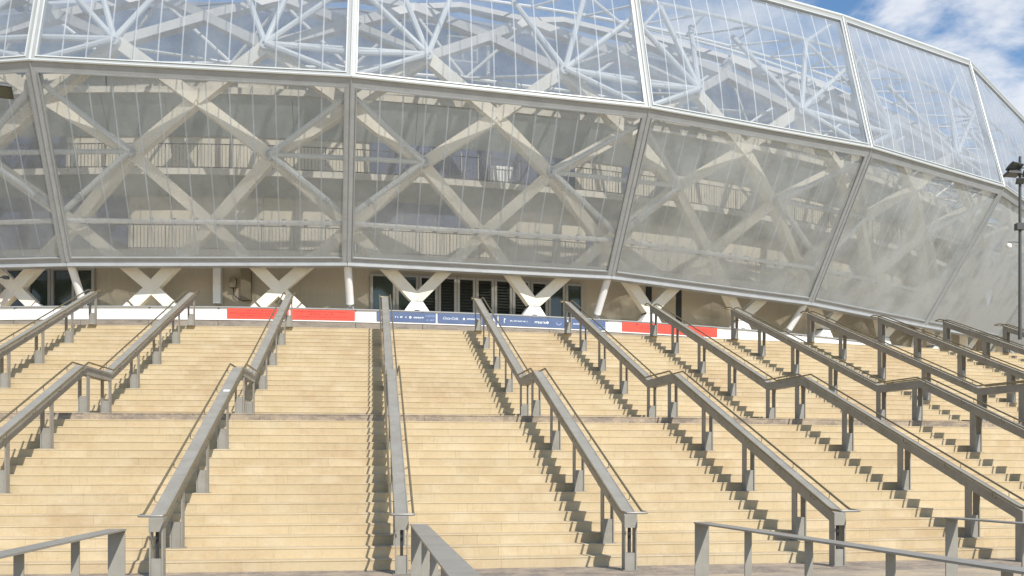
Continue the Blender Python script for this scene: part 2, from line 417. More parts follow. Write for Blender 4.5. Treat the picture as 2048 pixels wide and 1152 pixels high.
I0, I1 = -2, 8
def quad_pt(P, s, t):
    a = P[0].lerp(P[1], s); b = P[3].lerp(P[2], s)
    return a.lerp(b, t)
def frame_and_film(P, wl_, wr_, wb_, wt_, mframe, mtrim, mfilm, nseam, bulge):
    """P: bottom-left, bottom-right, top-right, top-left corners seen from outside"""
    n = ((P[1] - P[0]).cross(P[3] - P[0])).normalized()
    if n.dot(Vector((-P[0].x * 0 + math.sin(A0), -1, 0))) < 0: n = -n
    W_ = ((P[1] - P[0]).length + (P[2] - P[3]).length) / 2; H_ = ((P[3] - P[0]).length + (P[2] - P[1]).length) / 2
    sl, sr, tb, tt = wl_ / W_, 1 - wr_ / W_, wb_ / H_, 1 - wt_ / H_
    out = [quad_pt(P, .0008, 0), quad_pt(P, .9992, 0), quad_pt(P, .9992, 1), quad_pt(P, .0008, 1)]
    inn = [quad_pt(P, sl, tb), quad_pt(P, sr, tb), quad_pt(P, sr, tt), quad_pt(P, sl, tt)]
    fr = MB()
    d0, d1 = .07, -.16
    for k in range(4):
        j = (k + 1) % 4
        fr.loft([[out[k] + n * d1, out[k] + n * d0, inn[k] + n * d0, inn[k] + n * d1],
                 [out[j] + n * d1, out[j] + n * d0, inn[j] + n * d0, inn[j] + n * d1]], cap=False)
    fo = sb(fr, 'panel_frame', mframe)
    # pale inner trim (clamping profile)
    w = .04
    inn2 = [quad_pt(P, sl + w / W_, tb + w / H_), quad_pt(P, sr - w / W_, tb + w / H_), quad_pt(P, sr - w / W_, tt - w / H_), quad_pt(P, sl + w / W_, tt - w / H_)]
    tr = MB()
    for k in range(4):
        j = (k + 1) % 4
        tr.loft([[inn[k] - n * .05, inn[k] + n * .1, inn2[k] + n * .1, inn2[k] - n * .05],
                 [inn[j] - n * .05, inn[j] + n * .1, inn2[j] + n * .1, inn2[j] - n * .05]], cap=False)
    sb(tr, 'clamping_trim', mtrim, fo)
    # two cover strips in the frame joints
    def fp(s, t):
        s_ = sl + w / W_ + (sr - sl - 2 * w / W_) * s; t_ = tb + w / H_ + (tt - tb - 2 * w / H_) * t
        q = quad_pt(P, s_, t_)
        return q + n * (bulge * 4 * t * (1 - t) * (.6 + .4 * 4 * s * (1 - s)) + .01)
    fi = MB(); ns, ntt = 28, 8
    i0 = 0
    for a in range(ns + 1):
        for b in range(ntt + 1):
            fi.v.append(fp(a / ns, b / ntt))
    for a in range(ns):
        for b in range(ntt):
            q = a * (ntt + 1) + b
            fi.f.append([q, q + ntt + 1, q + ntt + 2, q + 1])
    po = sb(fi, 'film_panel', mfilm, smooth=True)
    hw = .023 / W_
    for k in range(1, nseam):
        s = k / nseam
        se = MB(); m_ = 8
        for b in range(m_ + 1):
            t = .012 + .976 * b / m_
            se.v += [fp(s - hw, t) + n * .006, fp(s + hw, t) + n * .006]
        for b in range(m_):
            se.f.append([2 * b, 2 * b + 1, 2 * b + 3, 2 * b + 2])
        sb(se, 'seam', 'seam', po)
    return n

for i in range(I0, I1):
    frame_and_film([Bn[i], Bn[i + 1], Mn[i + 1], Mn[i]], .145, .145, .15, .26, 'alu', 'alul', 'film_low' if i < 2 else 'film_dusty', 13, .10)
    frame_and_film([Mn[i], Mn[i + 1], Tn[i + 1], Tn[i]], .13, .13, .11, .18, 'alul', 'edge', 'film_up' if i < 3 else 'film_up2', 13, .16)

def joint_line(pts, r, name, m):
    b = MB(); b.sweep(pts, r, 6); return sb(b, name, m, smooth=True)
for i in range(I0, I1 + 1):
    nn = sn(i)
    joint_line([Bn[i] + nn * .07, Mn[i] + nn * .085], .028, 'ridge_cap', 'alul')
    joint_line([Mn[i] + nn * .085, Tn[i] + nn * .085], .04, 'ridge_cap', 'edge')
    joint_line([Mn[i] - nn * .26 - Vector((0, 0, .1)), Bn[i] - nn * .28], .10, 'ridge_tube', 'white')
for i in range(I0, I1):
    nn = sn(i + .5)
    joint_line([Mn[i] + nn * .09, Mn[i + 1] + nn * .09], .04, 'belt_cap', 'edge')
    joint_line([Tn[i] + Vector((0, 0, .05)), Tn[i + 1] + Vector((0, 0, .05))], .11, 'crown_tube', 'edge')
    joint_line([Bn[i] - nn * .22 + Vector((0, 0, .10)), Bn[i + 1] - nn * .22 + Vector((0, 0, .10))], .10, 'base_tube', 'white')
    # soffit lip under the bottom edge
    b = MB(); b.bar(Bn[i] - nn * .10 - Vector((0, 0, .085)), Bn[i + 1] - nn * .10 - Vector((0, 0, .085)), .34, .10, (0, 0, 1)); sb(b, 'edge_gutter', 'alu')
    # horizontal tube just inside the lower panel with clamps
    sfr = .235
    a = Bn[i].lerp(Mn[i], sfr) - nn * .26; c = Bn[i + 1].lerp(Mn[i + 1], sfr) - nn * .26
    tb = joint_line([a, c], .085, 'girt_tube', 'white')
    for k in range(1, 13):
        p = a.lerp(c, k / 13); cl = MB(); cl.box((-.06, -.04, -.11), (.06, .04, .11), Matrix.Translation(p - SO) @ Matrix.Rotation(A0 + DA * (i + .5), 4, 'Z'))
        cl.build('clamp', 'cable', tb)
    for k in range(1, 13):
        p = (Bn[i] - nn * .22).lerp(Bn[i + 1] - nn * .22, k / 13) + Vector((0, 0, .12))

# lattice of crossed beams
LAT_E = {0: (-1.0, 7.49), 2: (.85, 11.68), 4: (2.1, 14.72), 6: (-1.6, 18.0), 8: (-7., 20.6)}
LAT_O = {1: (-.30, 9.74), 3: (1.75, 13.13), 5: (.7, 16.2), 7: (-4.2, 19.5)}
def lat(row, j):
    """row even: j counts quarter nodes (u = j/2 + .24); row odd: u = j/2 (-.01)"""
    if row % 2 == 0:
        off, z = LAT_E[row]
        if row == 0 and j < 2: z = 7.72
        u = j // 2 + (.235 if j % 2 == 0 else .71)
    else:
        off, z = LAT_O[row]; u = j / 2 - .02
    return sp(u, off, z), u
def beam(p, q, u, m='beam', w=.46, d=.32, off=0., name='diagonal_beam', parent=None):
    n = sn(u); b = MB(); b.bar(p + n * off, q + n * off, w, d, n)
    return sb(b, name, m, parent)
for row in range(0, 7):
    for j in range(2 * I0, 2 * I1):
        p, u = lat(row, j)
        w_ = .38 if row < 4 else (.30 if row < 6 else .22)
        if row % 2 == 0:
            q1, _ = lat(row + 1, j); q2, _ = lat(row + 1, j + 1)
        else:
            q1, _ = lat(row + 1, j - 1); q2, _ = lat(row + 1, j)
        beam(p, q1, u, 'beam' if row < 4 else 'beam_shaded', w=w_, off=0.0)
        beam(p, q2, u, 'beam' if row < 4 else 'beam_shaded', w=w_, off=-.007)
# gusset joints on the even rows
for row in (2, 4):
    for j in range(2 * I0, 2 * I1):
        p, u = lat(row, j); n = sn(u)
        b = MB(); b.sweep([p + n * .1, p + n * .32], .17, 10); sb(b, 'joint_hub', 'alu' if row == 2 else 'tubew', smooth=True)
        h = p + n * .3
        i = j // 2 if j % 2 == 0 else j // 2 + 1
        ends = []
        if row == 2:
            ends = [Bn[i].lerp(Mn[i], .27) - sn(i) * .2, Bn[i].lerp(Mn[i], .93) - sn(i) * .2]
        else:
            ends = [Mn[i] - sn(i) * .2 + Vector((0, 0, .1)), Mn[i].lerp(Tn[i], .17) - sn(i) * .2, Mn[i].lerp(Tn[i], .62) - sn(i) * .25]
            off = -.11 if j % 2 == 0 else .11
            pk = sp(u + off, 1.55, 17.75); ends.append(pk)
            ends.append(sp(u - off * 1.2, .0, 18.1))
            tb = MB(); tb.sweep([pk, Mn[i].lerp(Tn[i], .5) - sn(i) * .25], .06, 7); sb(tb, 'strut_tube', 'tubew', smooth=True)
            tb = MB(); tb.sweep([pk, Tn[i] - sn(i) * .2], .06, 7); sb(tb, 'strut_tube', 'tubew', smooth=True)
        for e in ends:
            tb = MB(); tb.sweep([h, e], .095, 8); to = sb(tb, 'strut_tube', 'tubew', smooth=True)
            if row == 2 and e is ends[0]:
                m_ = h.lerp(e, .72); d_ = (e - h).normalized()
                cl = MB(); cl.sweep([m_ - SO - d_ * .07, m_ - SO - d_ * .02], .125, 8); cl.sweep([m_ - SO + d_ * .05, m_ - SO + d_ * .10], .125, 8)
                cl.build('tube_collar', 'alu', to)
    for j in range(2 * I0 + 1, 2 * I1 - 1, 2):     # tie tubes running behind each ridge
        p, u = lat(row, j); q, u2 = lat(row, j + 1)
        tb = MB(); tb.sweep([p + sn(u) * .3, q + sn(u2) * .3], .085, 8); sb(tb, 'tie_tube', 'tubew', smooth=True)
# upper roof purlins behind the clear panels
for i in range(I0, I1):
    for (off, z, r) in ((.95, 18.2, .07), (-1.9, 18.75, .06), (-4.4, 20.0, .06)):
        b = MB(); b.sweep([sp(i + k / 4, off, z) for k in range(5)], r, 7); sb(b, 'roof_tube', 'tubew', smooth=True)
    for k in range(4):
        u = i + .12 + k * .25
        b = MB(); b.sweep([sp(u, .95, 18.2), sp(u + .12, -1.9, 18.75), sp(u + .25, .95, 18.2)], .05, 6); sb(b, 'roof_tube', 'tubew', smooth=True)

# second, inner layer of roof bracing
for j in range(2 * I0, 2 * I1 - 1):
    u = j / 2 - .02; c_ = sp(u, -3.1, 16.3)
    for row, jj in ((4, j - 1), (4, j), (6, j - 1), (6, j)):
        if jj < 2 * I0: continue
        e, _ = lat(row, jj); b = MB(); b.sweep([c_, e - sn(u) * .25], .06, 6); sb(b, 'roof_brace', 'tubew', smooth=True)
    b = MB(); b.sweep([c_, sp(u + .25, -3.1, 16.25), sp(u + .5, -3.1, 16.3)], .07, 6); sb(b, 'roof_brace', 'tubew', smooth=True)
# inner roof membrane, plus an added curtain whose grey-blue stands in for haze
for i in range(I0, I1):
    b = MB(); secs = []
    for k in range(9):
        u = i + k / 8 * .998 + .001
        secs.append([sp(u, o_ - .35, z_ - .3) for (o_, z_) in ((-7.2, 15.2), (-7.3, 18.0), (-7.0, 20.6), (-5.6, 20.1), (-4.2, 19.5), (-1.7, 18.0))])
    q0 = 0
    for k in range(9):
        b.v += secs[k]
    for k in range(8):
        for r in range(5):
            a = k * 6 + r; b.f.append([a, a + 6, a + 7, a + 1])
    sb(b, 'membrane_and_haze_curtain', 'membrane', smooth=True)

# feet of the lattice
def prism(pts, y0, y1, u, mtx):
    b = MB(); b.loft([[mtx @ Vector((x, y0, z)) for (x, z) in pts], [mtx @ Vector((x, y1, z)) for (x, z) in pts]]); return b
for j in range(2 * I0, 2 * I1):
    p, u = lat(0, j)
    mt = Matrix.Translation(Vector((p.x, p.y, 0))) @ Matrix.Rotation(A0 + DA * u, 4, 'Z')
    if j < 2:
        for sgn in (-1, 1):
            a = mt @ Vector((0, 0, 7.72)); e = mt @ Vector((sgn * .62, 0, 7.13))
            n = sn(u); b = MB(); b.bar(a + n * (-.003 if sgn < 0 else -.011), e + n * (-.003 if sgn < 0 else -.011), .37, .31, n); sb(b, 'diagonal_beam', 'beam')
            pts = [(sgn * .62, Z_POD), (sgn * 1.06, Z_POD), (sgn * 1.0, Z_POD + .05), (sgn * .80, Z_POD + .24), (sgn * .64, Z_POD + .08)]
            sb(prism(pts, -.22, .2, u, mt), 'foot', 'white')
    else:
        pts = [(-.62, Z_POD), (.62, Z_POD), (.62, Z_POD + .04), (.46, Z_POD + .08), (.21, 7.40), (-.21, 7.40), (-.46, Z_POD + .08), (-.62, Z_POD + .04)]
        fo = sb(prism(pts, -.21, .2, u, mt), 'foot', 'white')
        jl = MB(); jl.box((-.235, -.19, 7.395), (.235, .17, 7.42), Matrix.Translation(-SO) @ mt); jl.build('joint_strip', 'gap', fo)
        hb_ = MB(); hb_.loft([[(mt @ Vector((x, -.214, z))) - SO for (x, z) in ((-.13, Z_POD + .03), (.13, Z_POD + .03), (.08, Z_POD + .15), (-.08, Z_POD + .15))],
                              [(mt @ Vector((x, -.20, z))) - SO for (x, z) in ((-.13, Z_POD + .03), (.13, Z_POD + .03), (.08, Z_POD + .15), (-.08, Z_POD + .15))]])
        hb_.build('drain_hole', 'gap', fo)
# round white columns under each ridge
for i in range(I0, I1 + 1):
    f = sp(i - .02, -.85, 7.14); top = Bn[i] - sn(i) * .18 + Vector((0, 0, .05)); d = (top - f).normalized()
    b = MB(); b.sweep([f + d * .12, f + d * .2, top], .135, 14); co = sb(b, 'column', 'white', smooth=True)
    b = MB(); b.sweep([f - SO + d * .0, f - SO + d * .12], .035, 8, r2=.09)
    for s_ in (-.12, .12):
        b.sweep([f - SO + Vector((s_, 0, -.12)), f - SO + Vector((s_ * .6, 0, .05))], .025, 6)
    b.build('pin_joint', 'alul', co, True)
    b = MB(); b.box((-.36, -.3, Z_POD + .002 - f.z), (.36, .3, Z_POD + .07 - f.z), Matrix.Translation(f - SO) @ Matrix.Rotation(A0 + DA * i, 4, 'Z')); b.build('base_plate', 'white', co)

# podium, walls and floors
def ring_solid(u0, u1, o_out, o_in, z0, z1, n=None):
    n = n or max(2, int((u1 - u0) * 8)); b = MB()
    b.loft([[sp(u0 + (u1 - u0) * k / n, o_out, z0), sp(u0 + (u1 - u0) * k / n, o_out, z1), sp(u0 + (u1 - u0) * k / n, o_in, z1), sp(u0 + (u1 - u0) * k / n, o_in, z0)] for k in range(n + 1)])
    return b
sb(ring_solid(-2.5, 8.5, -.40, -8, NT * RI - .02, Z_POD), 'podium', 'conc')
for i in range(I0, I1):
    sb(ring_solid(i, i + .9995, -2.2, -2.8, Z_POD, 8.985, 8), 'ground_wall', 'conc')
for (z0, z1) in ((8.99, 9.19), (11.80, 12.02), (14.64, 14.86)):
    for i in range(I0, I1):
        o_ = sb(ring_solid(i, i + .9995, -1.62, -7, z0, z1, 8), 'floor_slab', 'slab')
        if z0 < 14:
            # balustrade on the slab edge
            b = MB(); nb = 72
            for k in range(nb):
                u = i + (k + .5) / nb; p = sp(u, -1.72, z1) - SO; h_ = .86; w_ = .014 if k % 9 else .03
                b.box((-w_ / 2, -w_ / 2, 0), (w_ / 2, w_ / 2, h_), Matrix.Translation(p) @ Matrix.Rotation(A0 + DA * u, 4, 'Z'))
            b.build('baluster', 'cable', o_, kind='stuff')
            b = MB()
            for zz in (.06, .87):
                b.sweep([sp(i + k / 8, -1.72, z1 + zz) - SO for k in range(9)], .02, 6)
            b.build('railing', 'cable', o_, True)
# upper walls: cream panels standing side by side
wallp = {}
for (z0, z1, off) in ((9.19, 11.80, -2.55), (12.02, 14.64, -2.55)):
    for i in range(I0, I1):
        for k in range(8):
            u0 = i + k / 8 + .001; u1 = i + (k + 1) / 8 - .001
            sb(ring_solid(u0, u1, off, off - .2, z0 + .002, z1 - .002, 1), 'wall_panel', 'wall2')
# sloping soffit panels; their grey also stands in for shade on the upper wall
for (z0, z1) in ((11.28, 11.795), (13.42, 14.635)):
    for i in range(I0, I1):
        for k in range(4):
            b = MB(); n = 2; u0, u1 = i + k / 4 + .001, i + (k + 1) / 4 - .001
            b.loft([[sp(u0 + (u1 - u0) * q / n, o, z) for (o, z) in ((-2.50, z0), (-1.70, z1), (-1.9, z1 + .0005), (-2.545, z0 + .12))] for q in range(n + 1)])
            sb(b, 'soffit_shade_panel', 'soffit')
for i in range(I0, I1):
    sb(ring_solid(i + .004, i + .996, -2.2, -2.45, 14.862, 15.55, 8), 'parapet', 'slab')
sb(ring_solid(-2.4, 8.4, -6, -7.5, 14.87, 16.4), 'stand_wall', 'slab')
# dark blue sheets on the wall: shade of recessed openings put into the colour
def wall_sheet(u0, u1, z0, z1, off=-2.5, m='blue', name='shaded_opening'):
    return sb(ring_solid(u0, u1, off, off - .035, z0, z1, max(1, int((u1 - u0) * 8))), name, m)
for k in range(5):
    wall_sheet(-.62 + k * .14, -.62 + k * .14 + .135, 9.2, 11.6)
for k in range(3):
    wall_sheet(-.60 + k * .14, -.60 + k * .14 + .135, 12.05, 14.3)
for k in range(7):
    wall_sheet(1.06 + k * .13, 1.06 + k * .13 + .125, 12.05, 13.9)
for k in range(3):
    wall_sheet(1.06 + k * .14, 1.06 + k * .14 + .135, 10.4, 11.6)
wall_sheet(2.02, 2.08, 9.2, 11.2); wall_sheet(2.38, 2.45, 12.05, 14.1); wall_sheet(2.2, 2.26, 12.05, 14.0); wall_sheet(3.3, 3.4, 9.2, 11.3)
for u in (4.3, 4.75, 5.4, 6.5):       # cross walls closing the galleries
    sb(ring_solid(u, u + .02, -1.75, -6.9, Z_POD, 8.98, 1), 'cross_wall', 'wall2')
    sb(ring_solid(u, u + .02, -1.75, -6.9, 9.2, 11.79, 1), 'cross_wall', 'wall2'); sb(ring_solid(u, u + .02, -1.75, -6.9, 12.03, 14.63, 1), 'cross_wall', 'wall2')
# service door with pale frame on the second floor
for (a, b_) in ((1.445, 1.449), (1.518, 1.522)):
    wall_sheet(a, b_, 12.05, 13.25, -2.44, 'frame', 'door_frame')
wall_sheet(1.4495, 1.5175, 12.05, 13.2, -2.46, 'blue', 'service_door')
sb(ring_solid(1.56, 1.66, -2.0, -2.4, 12.05, 12.75, 1), 'white_locker', 'white')

# ground floor doors: frame, louvred leaves, glazed leaves
def leaf(u0, u1, z0, z1, glazed):
    fr = MB()
    for (a, b_, za, zb) in ((u0, u0 + .011, z0, z1), (u1 - .011, u1, z0, z1), (u0 + .0112, u1 - .0112, z1 - .07, z1)):
        q = ring_solid(a, b_, -2.05, -2.19, za, zb, 1); i = len(fr.v); fr.v += q.v; fr.f += [[i + x for x in f] for f in q.f]
    fo = sb(fr, 'door_leaf', 'frame')
    if glazed:
        q = ring_solid(u0 + .0115, u1 - .0115, -2.13, -2.16, z0, z1 - .075, 1); q.v = [p - SO for p in q.v]; q.build('pane', 'glass', fo)
    else:
        q = ring_solid(u0 + .0115, u1 - .0115, -2.165, -2.185, z0, z1 - .075, 1); q.v = [p - SO for p in q.v]; q.build('pane', 'gap', fo)
        nz = 14
        for k in range(nz):
            z = z0 + (z1 - .1 - z0) * (k + .5) / nz; b = MB()
            pts = [sp(u0 + .012, -2.08, z - .045), sp(u1 - .012, -2.08, z - .045), sp(u1 - .012, -2.15, z + .045), sp(u0 + .012, -2.15, z + .045)]
            b.loft([[p - SO for p in pts], [p - SO + Vector((0, 0, .012)) for p in pts]]); b.build('slat', 'louvre', fo)
edges = [1.06, 1.165, 1.26, 1.34, 1.42, 1.50, 1.58, 1.66, 1.74, 1.82, 1.90, 1.985]
for k in range(len(edges) - 1):
    leaf(edges[k], edges[k + 1] - .002, Z_POD, 8.56, k in (0, 1, 9, 10))
ed2 = [-.52, -.42, -.32, -.22, -.12, -.04]
for k in range(len(ed2) - 1):
    leaf(ed2[k], ed2[k + 1] - .002, Z_POD, 8.62, True)
# service items along the concrete wall
sb(ring_solid(.44, .47, -1.8, -2.15, 7.35, 8.62, 1), 'white_cabinet', 'white')
cb = sb(ring_solid(.545, .585, -1.95, -2.19, 7.5, 8.75, 1), 'cable_duct', 'brown')
sb(ring_solid(.50, .525, -1.98, -2.19, 7.95, 8.3, 1), 'junction_box', 'brown')
b = MB(); b.sweep([sp(.513, -2.1, 7.95), sp(.515, -2.1, 7.7), sp(.535, -2.1, 7.55), sp(.56, -2.1, 7.5)], .02, 6); sb(b, 'cable', 'cable', smooth=True)
for u in (2.30, 2.46):
    sb(ring_solid(u, u + .03, -2.18, -2.198, Z_POD + .01, 8.7, 1), 'wall_slot', 'gap')
# roof equipment seen through the clear panels
b = MB()
for (du, z) in ((0, 16.9), (0, 17.35), (0, 17.8)):
    b.sweep([sp(1.40, -3.0, z), sp(1.53, -3.0, z)], .03, 6)
for u in (1.40, 1.465, 1.53):
    b.sweep([sp(u, -3.0, 16.85), sp(u, -3.0, 17.82)], .03, 6)
sb(b, 'roof_guardrail', 'white', smooth=True)
b = MB(); b.sweep([sp(1.585, -3.2, 15.5), sp(1.585, -3.2, 18.1)], .07, 8); sb(b, 'flue_pipe', 'white', smooth=True)
b = MB(); b.sweep([sp(1.42, -3.5, 15.9), sp(1.42, -3.3, 15.92)], .3, 14); sb(b, 'satellite_dish', 'white', smooth=True)

# ------------------------------------------------------------------ barrier with banners along the podium edge
bar_t = empty('barrier', sp(1, -.28, NT * RI), 0, 'long low white barrier with pale top rail running along the head of the stairs', 'barrier')
BO = Vector(bar_t.location)
def bb(b, name, m, parent=None, smooth=False):
    b.v = [Vector(p) - BO for p in b.v]; return b.build(name, m, parent or bar_t, smooth)
for i in range(-2, 8):
    for k in range(4):
        u0 = i + k / 4; u1 = u0 + .25
        bb(ring_solid(u0 + .001, u1 - .001, -.27, -.31, 6.575, 6.915, 2), 'board', 'panel')
        bb(ring_solid(u0 + .0008, u1 - .0008, -.24, -.39, NT * RI - .01, 6.53, 2), 'plinth_block', 'plinth')
        b = MB(); b.box((-.03, -.05, 6.53 - BO.z), (.03, .05, 6.95 - BO.z), Matrix.Translation(Vector((sp(u0, -.33, 0).x - BO.x, sp(u0, -.33, 0).y - BO.y, 0))) @ Matrix.Rotation(A0 + DA * u0, 4, 'Z'))
        b.build('upright', 'alul', bar_t)
b = MB(); n = 80
b.loft([[sp(-2 + 10 * k / n, o, z) for (o, z) in ((-.22, 6.945), (-.22, 6.985), (-.33, 6.985), (-.33, 6.945))] for k in range(n + 1)]); bb(b, 'top_rail', 'alul')
b = MB(); b.loft([[sp(-2 + 10 * k / n, o, z) for (o, z) in ((-.22, 6.53), (-.22, 6.565), (-.36, 6.565), (-.36, 6.53))] for k in range(n + 1)]); bb(b, 'bottom_rail', 'white')

def banner(u0, u1, m, label, z0=6.58, z1=6.925):
    o = ring_solid(u0, u1, -.232, -.262, z0, z1, max(2, int((u1 - u0) * 24)))
    org = sp((u0 + u1) / 2, -.25, z0)
    o.v = [p - org for p in o.v]
    ob = o.build('banner', m); ob.location = org
    tag(ob, label, 'banner', 'printed banners on the barrier')
    return ob, org
def glyphs(parent, org, u0, u1, z0, z1, m, name='lettering', seed=0, fill=.78, slant=0., big=0):
    """rows of small strokes: print that the photograph shows only as illegible letters"""
    rg = random.Random(seed); b = MB(); u = u0; h = z1 - z0
    while u < u1:
        w = h * rg.uniform(.45, .8) / 9.6
        if rg.random() < .15:
            u += w; continue
        kind = rg.randrange(4)
        segs = {0: [(0, 0, .35, 1), (.35, .8, 1, 1)], 1: [(0, 0, .35, 1), (.65, 0, 1, 1)], 2: [(.3, 0, .7, 1)], 3: [(0, 0, .35, 1), (.35, 0, 1, .2), (.35, .45, .9, .62)]}[kind]
        for (a, c, d, e) in segs:
            p = [(u + w * fill * a + slant * c * w, z0 + h * c), (u + w * fill * d + slant * c * w, z0 + h * c), (u + w * fill * d + slant * e * w, z0 + h * e), (u + w * fill * a + slant * e * w, z0 + h * e)]
            b.loft([[sp(q[0], -.2305, q[1]) - org for q in p], [sp(q[0], -.2325, q[1]) - org for q in p]])
        u += w
    return b.build(name, m, parent)
def script(parent, org, text, u, z, size, m, shear):
    cu = bpy.data.curves.new('lettering', 'FONT'); cu.body = text; cu.size = size; cu.shear = shear; cu.extrude = .001; cu.resolution_u = 2
    ob = bpy.data.objects.new('lettering', cu); C.objects.link(ob)
    dg = bpy.context.evaluated_depsgraph_get()
    me = bpy.data.meshes.new_from_object(ob.evaluated_get(dg)); bpy.data.objects.remove(ob)
    me.materials.clear(); me.materials.append(M[m])
    o2 = bpy.data.objects.new('lettering', me); C.objects.link(o2); o2.parent = parent
    o2.location = sp(u, -.2295, z) - org; o2.rotation_euler = (math.pi / 2, 0, A0 + DA * (u + .04))
    return o2
def disc(parent, org, u, z, r, m, n=12, squash=1., name='emblem'):
    b = MB(); b.loft([[sp(u + r * math.cos(a) / 9.2, o, z + squash * r * math.sin(a)) - org for a in [2 * math.pi * k / n for k in range(n)]] for o in (-.2295, -.2325)])
    return b.build(name, m, parent)
ra, og = banner(.533, .755, 'red', 'red banner with three lines of dark print, left of the two side by side')
for k, (a, c) in enumerate(((.60, .73), (.55, .745), (.58, .73))):
    glyphs(ra, og, a, c, 6.83 - k * .085, 6.88 - k * .085, 'redink', seed=k)
disc(ra, og, .545, 6.77, .022, 'redink')
ra, og = banner(.763, .997, 'red', 'red banner with dark print between the grey railing and the round white column')
for k, (a, c) in enumerate(((.78, .97), (.83, .92), (.785, .97))):
    glyphs(ra, og, a, c, 6.83 - k * .085, 6.88 - k * .085, 'redink', seed=10 + k)
rb_, og = banner(2.065, 2.52, 'red', 'red banner with small arrow marks, right of the blue banners')
for k, (a, c) in enumerate(((2.15, 2.23), (2.14, 2.24), (2.38, 2.47), (2.40, 2.48))):
    z = 6.80 - (k % 2) * .08; glyphs(rb_, og, a, c, z, z + .04, 'redink', seed=20 + k)
for (u, z, s) in ((2.13, 6.86, .05), (2.30, 6.76, .06)):
    b = MB(); pts = [(u - s / 9.2, z), (u + s * .3 / 9.2, z + s * .9), (u + s * .3 / 9.2, z + s * .3), (u + s * 1.2 / 9.2, z + s * .3), (u + s * 1.2 / 9.2, z - s * .3), (u + s * .3 / 9.2, z - s * .3), (u + s * .3 / 9.2, z - s * .9)]
    b.loft([[sp(q[0], o, q[1]) - og for q in pts] for o in (-.2295, -.2325)]); b.build('arrow', 'redink', rb_)
ba, og = banner(1.078, 1.300, 'bluev', 'blue banner with a white roundel between two words, left of the narrow upright')
disc(ba, og, 1.10, 6.72, .06, 'bluel', squash=.7); glyphs(ba, og, 1.09, 1.125, 6.66, 6.70, 'wink', seed=31)
glyphs(ba, og, 1.145, 1.19, 6.725, 6.775, 'wink', seed=32, fill=.95); disc(ba, og, 1.203, 6.75, .04, 'wink'); glyphs(ba, og, 1.215, 1.255, 6.725, 6.775, 'wink', seed=33, fill=.95)
glyphs(ba, og, 1.265, 1.295, 6.64, 6.70, 'bluel', seed=34); glyphs(ba, og, 1.26, 1.295, 6.78, 6.85, 'bluel', seed=35)
bbn, og = banner(1.308, 1.54, 'bluev', 'blue banner with white script and a shield, under the dark louvred doors')
script(bbn, og, 'Coca-Cola', 1.325, 6.72, .125, 'wink', .35)
disc(bbn, og, 1.408, 6.755, .042, 'wink', n=5); glyphs(bbn, og, 1.42, 1.475, 6.735, 6.785, 'wink', seed=41, fill=.95)
script(bbn, og, 'VB', 1.515, 6.69, .16, 'wink', 0) if False else glyphs(bbn, og, 1.515, 1.535, 6.68, 6.82, 'wink', seed=47)
bcn, og = banner(1.546, 1.825, 'bluev', 'blue banner with pale lines of print and a fern sprig, left of a railing top')
glyphs(bcn, og, 1.555, 1.572, 6.68, 6.83, 'wink', seed=42); glyphs(bcn, og, 1.59, 1.66, 6.735, 6.775, 'wink', seed=43, fill=.95)
glyphs(bcn, og, 1.69, 1.735, 6.71, 6.78, 'wink', seed=44, fill=.95); disc(bcn, og, 1.742, 6.75, .045, 'wink', n=8)
for k in range(9):
    a = R_(200 + k * 17); disc(bcn, og, 1.79 + .1 * math.cos(a) / 9.2, 6.79 + .1 * math.sin(a), .02, 'bluel', n=6)
bdn, og = banner(1.832, 1.99, 'bluev', 'short blue banner at the foot of the right leaning white column')
glyphs(bdn, og, 1.85, 1.885, 6.735, 6.78, 'wink', seed=51, fill=.95); disc(bdn, og, 1.895, 6.76, .035, 'wink')
glyphs(bdn, og, 1.955, 1.985, 6.64, 6.70, 'bluel', seed=52)
rl, og = banner(-.40, -.335, 'red', 'narrow tall red banner cut by the left edge of the photo', 6.58, 7.7)

